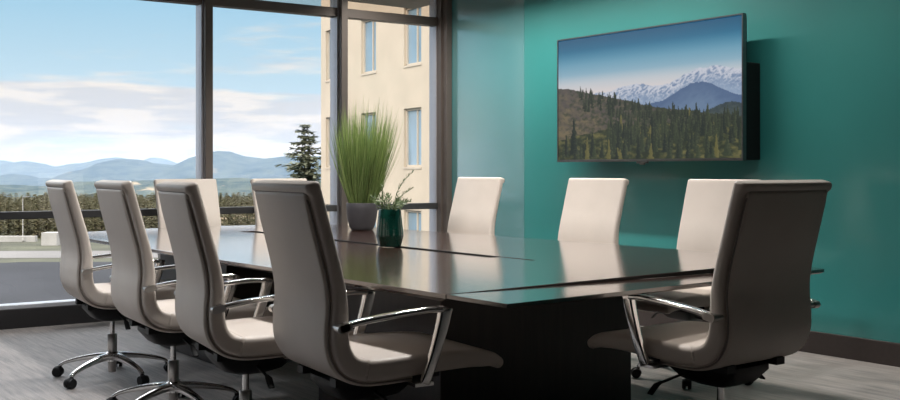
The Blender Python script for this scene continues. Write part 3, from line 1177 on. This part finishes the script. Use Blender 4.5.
def ridge(name, dist, depth, tmin, tmax, prof, zlow, m, seed, rough):
    """a long wooded hill: a height field running across the view, crest at dist+depth/2"""
    nx, ny = 220, 26
    bm = bmesh.new()
    grid = []
    for j in range(ny):
        row = []
        g = j / (ny - 1)
        cz = dist + depth * (g - 0.5) * 2
        for i in range(nx):
            t_ = tmin + (tmax - tmin) * i / (nx - 1)
            px = 450 + 1026 * t_
            crest = 1.18 + (170 - prof(px)) / 1026 * dist
            env = math.sin(PI * g) ** 1.1
            nzv = noise.fractal(Vector((t_ * dist / (dist * 0.06) + seed, cz / (dist * 0.06), seed)), 1.0, 2.0, 5)
            z = zlow + (crest - zlow) * env + nzv * rough * env * (0.35 + 1.3 * abs(g - 0.5))
            row.append(bm.verts.new(far_pt(t_ * dist, cz, z)))
        grid.append(row)
    for a, b in zip(grid, grid[1:]):
        for i in range(nx - 1):
            bm.faces.new((a[i], a[i + 1], b[i + 1], b[i]))
    return struct(obj(name, bm, m))


def pw(tab):
    def f(x):
        for (a, p), (b, q) in zip(tab, tab[1:]):
            if x <= b:
                u = max(0, (x - a) / (b - a))
                u = u * u * (3 - 2 * u)
                return p + (q - p) * u
        return tab[-1][1]
    return f


far_prof = pw([(-300, 158), (-90, 166), (0, 161), (12, 164), (32, 162), (52, 167), (85, 163), (120, 157), (150, 166), (200, 170),
               (300, 166), (420, 160), (700, 170)])
peak_prof = pw([(-300, 178), (120, 175), (143, 166), (156, 156.5), (170, 162), (190, 170), (260, 176), (700, 176)])
mid_prof = pw([(-300, 172), (-60, 180), (0, 177), (14, 174), (30, 179), (60, 178), (90, 168), (118, 158), (150, 163), (180, 164),
               (205, 153), (218, 151), (245, 156), (262, 158), (290, 156), (330, 158), (480, 168), (700, 170)])
low_prof = pw([(-300, 186), (0, 185), (40, 187), (90, 183), (150, 181), (210, 178), (300, 181), (420, 182), (700, 186)])
ridge('mountain_farthest', 6800, 900, -1.2, 0.7, peak_prof, -150, M['hill_mid'], 8.1, 12)
ridge('mountain_far', 5200, 800, -1.2, 0.7, far_prof, -150, M['hill_mid'], 1.7, 25)
ridge('mountain_middle', 3400, 600, -1.2, 0.7, mid_prof, -120, M['hill_mid'], 4.2, 20)
ridge('hill_near', 1700, 450, -1.2, 0.7, low_prof, -90, M['hill_near'], 2.9, 14)

# air haze over the valley between the lot and the mountains
bm = bmesh.new()
cs_ = [far_pt(-9500, 600), far_pt(5500, 600), far_pt(7500, 8600), far_pt(-12500, 8600)]
lo_ = [bm.verts.new((p.x, p.y, -180)) for p in cs_]
hi_ = [bm.verts.new((p.x, p.y, 115)) for p in cs_]
bm.faces.new(lo_[::-1])
bm.faces.new(hi_)
for i in range(4):
    j = (i + 1) % 4
    bm.faces.new((lo_[i], lo_[j], hi_[j], hi_[i]))
m = bpy.data.materials.new('valley_haze')
m.use_nodes = True
n, l = m.node_tree.nodes, m.node_tree.links
n.remove(n['Principled BSDF'])
vs_ = n.new('ShaderNodeVolumeScatter')
vs_.inputs['Color'].default_value = (0.50, 0.68, 1.0, 1)
vs_.inputs['Density'].default_value = 0.00013
l.new(vs_.outputs['Volume'], n['Material Output'].inputs['Volume'])
hz = obj('haze', bm, m, smooth=False)
hz['kind'] = 'stuff'
hz['label'] = 'pale blue haze over the distant valley'
hz['category'] = 'haze'

# ------------------------------------------------------------------ sky and sun
wd = bpy.data.worlds.new('sky')
scene.world = wd
wd.use_nodes = True
n, l = wd.node_tree.nodes, wd.node_tree.links
bg = n['Background']
tc = n.new('ShaderNodeTexCoord')
sp = n.new('ShaderNodeSeparateXYZ')
l.new(tc.outputs['Generated'], sp.inputs['Vector'])
rp = n.new('ShaderNodeValToRGB')
mr = n.new('ShaderNodeMapRange')
mr.inputs['From Min'].default_value = -0.05
mr.inputs['From Max'].default_value = 0.45
l.new(sp.outputs['Z'], mr.inputs['Value'])
l.new(mr.outputs['Result'], rp.inputs['Fac'])
cr = rp.color_ramp
cr.elements[0].position = 0.0
cr.elements[0].color = srgb(206, 220, 228) + (1,)
cr.elements[1].position = 1.0
cr.elements[1].color = srgb(110, 175, 222) + (1,)
for p, c in ((0.10, (214, 227, 234)), (0.20, (208, 230, 240)), (0.30, (192, 224, 241)), (0.42, (168, 214, 240))):
    e = cr.elements.new(p)
    e.color = srgb(*c) + (1,)
e = cr.elements.new(0.55)
e.color = srgb(215, 225, 235) + (1,)
cr.elements[-1].color = srgb(226, 228, 232) + (1,)
mp = n.new('ShaderNodeMapping')
mp.inputs['Scale'].default_value = (3.2, 3.2, 22.0)
mp.inputs['Location'].default_value = (1.3, 0.4, 0.35)
l.new(tc.outputs['Generated'], mp.inputs['Vector'])
nz = n.new('ShaderNodeTexNoise')
nz.inputs['Scale'].default_value = 1.5
nz.inputs['Detail'].default_value = 7
nz.inputs['Roughness'].default_value = 0.55
l.new(mp.outputs['Vector'], nz.inputs['Vector'])
# cloud amount: a bank low over the mountains, thin wisps higher up
bank = n.new('ShaderNodeValToRGB')
be = bank.color_ramp.elements
be[0].position = 0.0
be[0].color = (0.12, 0.12, 0.12, 1)
be[1].position = 1.0
be[1].color = (0.0, 0.0, 0.0, 1)
for p, c in ((0.10, 0.12), (0.13, 0.24), (0.19, 0.33), (0.245, 0.26), (0.262, 0.02), (0.5, 0.0)):
    e = be.new(p)
    e.color = (c, c, c, 1)
l.new(mr.outputs['Result'], bank.inputs['Fac'])
ad = n.new('ShaderNodeMath')
ad.operation = 'ADD'
l.new(nz.outputs['Fac'], ad.inputs[0])
l.new(bank.outputs['Color'], ad.inputs[1])
cl = n.new('ShaderNodeMapRange')
cl.interpolation_type = 'SMOOTHSTEP'
cl.inputs['From Min'].default_value = 0.56
cl.inputs['From Max'].default_value = 0.74
cl.inputs['To Max'].default_value = 0.95
l.new(ad.outputs[0], cl.inputs['Value'])
nz2 = n.new('ShaderNodeTexNoise')
nz2.inputs['Scale'].default_value = 4.0
nz2.inputs['Detail'].default_value = 5
l.new(mp.outputs['Vector'], nz2.inputs['Vector'])
cc = n.new('ShaderNodeValToRGB')
cc.color_ramp.elements[0].position = 0.42
cc.color_ramp.elements[0].color = srgb(222, 222, 224) + (1,)
cc.color_ramp.elements[1].position = 0.56
cc.color_ramp.elements[1].color = srgb(250, 243, 235) + (1,)
l.new(nz2.outputs['Fac'], cc.inputs['Fac'])
mx = n.new('ShaderNodeMix')
mx.data_type = 'RGBA'
l.new(cl.outputs['Result'], mx.inputs[0])
l.new(rp.outputs['Color'], mx.inputs[6])
l.new(cc.outputs['Color'], mx.inputs[7])
l.new(mx.outputs[2], bg.inputs['Color'])
# sky overhead, out of view, is boosted several times over to light the room
ov = n.new('ShaderNodeMapRange')
ov.interpolation_type = 'SMOOTHSTEP'
ov.inputs['From Min'].default_value = 0.17
ov.inputs['From Max'].default_value = 0.50
ov.inputs['To Min'].default_value = 1.0
ov.inputs['To Max'].default_value = 5.0
l.new(sp.outputs['Z'], ov.inputs['Value'])
l.new(ov.outputs['Result'], bg.inputs['Strength'])

sd = bpy.data.lights.new('sun', 'SUN')
sd.energy = 2.1
sd.angle = R(0.6)
sd.color = (1.0, 0.93, 0.82)
so = bpy.data.objects.new('sun', sd)
COL.objects.link(so)
so.rotation_euler = (-Vector((-0.72, -0.50, 0.52))).to_track_quat('-Z', 'Y').to_euler()

# ------------------------------------------------------------------ ceiling lamps
M['lamp'] = mat('lamp_diffuser', (0.9, 0.88, 0.84), rough=0.5)


def downlight(x, y, watts, ang, blend, col=(1.0, 0.86, 0.72), size=0.06, tilt=(0, 0)):
    bm = bmesh.new()
    lathe(bm, [(0.075, 0.0), (0.075, -0.006), (0.055, -0.006), (0.055, 0.0)], 24)
    o = obj('ceiling_downlight', bm, M['sill'])
    o.location = (x, y, CEIL)
    o['kind'] = 'structure'
    d = bpy.data.lights.new('downlight', 'SPOT')
    d.energy = watts
    d.spot_size = R(ang)
    d.spot_blend = blend
    d.shadow_soft_size = size
    d.color = col
    q = bpy.data.objects.new('downlight', d)
    COL.objects.link(q)
    q.location = (x, y, CEIL - 0.02)
    q.rotation_euler = (R(tilt[0]), R(tilt[1]), 0)


def slot_light(x, y0, y1, watts, col, spread):
    """a linear wall-washer recessed in the ceiling"""
    bm = bmesh.new()
    box(bm, x - 0.05, x - 0.03, y0, y1, CEIL - 0.012, CEIL)
    box(bm, x + 0.03, x + 0.05, y0, y1, CEIL - 0.012, CEIL)
    o = obj('ceiling_slot_light', bm, M['sill'], smooth=False)
    o['kind'] = 'structure'
    d = bpy.data.lights.new('slot_light', 'AREA')
    d.shape = 'RECTANGLE'
    d.size, d.size_y = 0.05, y1 - y0
    d.energy = watts
    d.color = col
    d.spread = R(spread)
    q = bpy.data.objects.new('slot_light', d)
    COL.objects.link(q)
    q.location = (x, (y0 + y1) / 2, CEIL - 0.008)


slot_light(XT - 0.80, 4.5, 7.5, 88, (1.0, 0.94, 0.86), 150)
slot_light(XT - 0.80, 2.8, 4.5, 11, (1.0, 0.94, 0.86), 150)
for y in (3.46, 4.86):
    downlight(XT - 0.40, y, 9, 80, 0.7, (1.0, 0.80, 0.62))
for x, y, wt in ((3.1, 3.7, 265), (3.1, 5.0, 265), (3.1, 6.3, 265)):
    downlight(x, y, wt, 130, 0.8, (1.0, 0.97, 0.94), 0.12)
downlight(3.30, 2.95, 60, 48, 0.5, (1.0, 0.95, 0.89), 0.08)  # unseen spot, added to light the near end chair's seat
for x, y, wt in ((0.9, 6.3, 170), (0.4, 4.6, 130)):  # unseen, added to brighten the left aisle floor and chair backs
    downlight(x, y, wt, 110, 0.8, (0.92, 0.96, 1.0), 0.12)

# ------------------------------------------------------------------ render look
vs = scene.view_settings
scene.display_settings.display_device = 'sRGB'
vs.view_transform = 'Standard'
vs.look = 'None'
vs.exposure = 0.0
vs.gamma = 1.0
vs.use_curve_mapping = False
cy = scene.cycles
cy.use_denoising = True
cy.max_bounces = 10
cy.diffuse_bounces = 4
cy.glossy_bounces = 4
cy.transparent_max_bounces = 16
cy.sample_clamp_indirect = 6
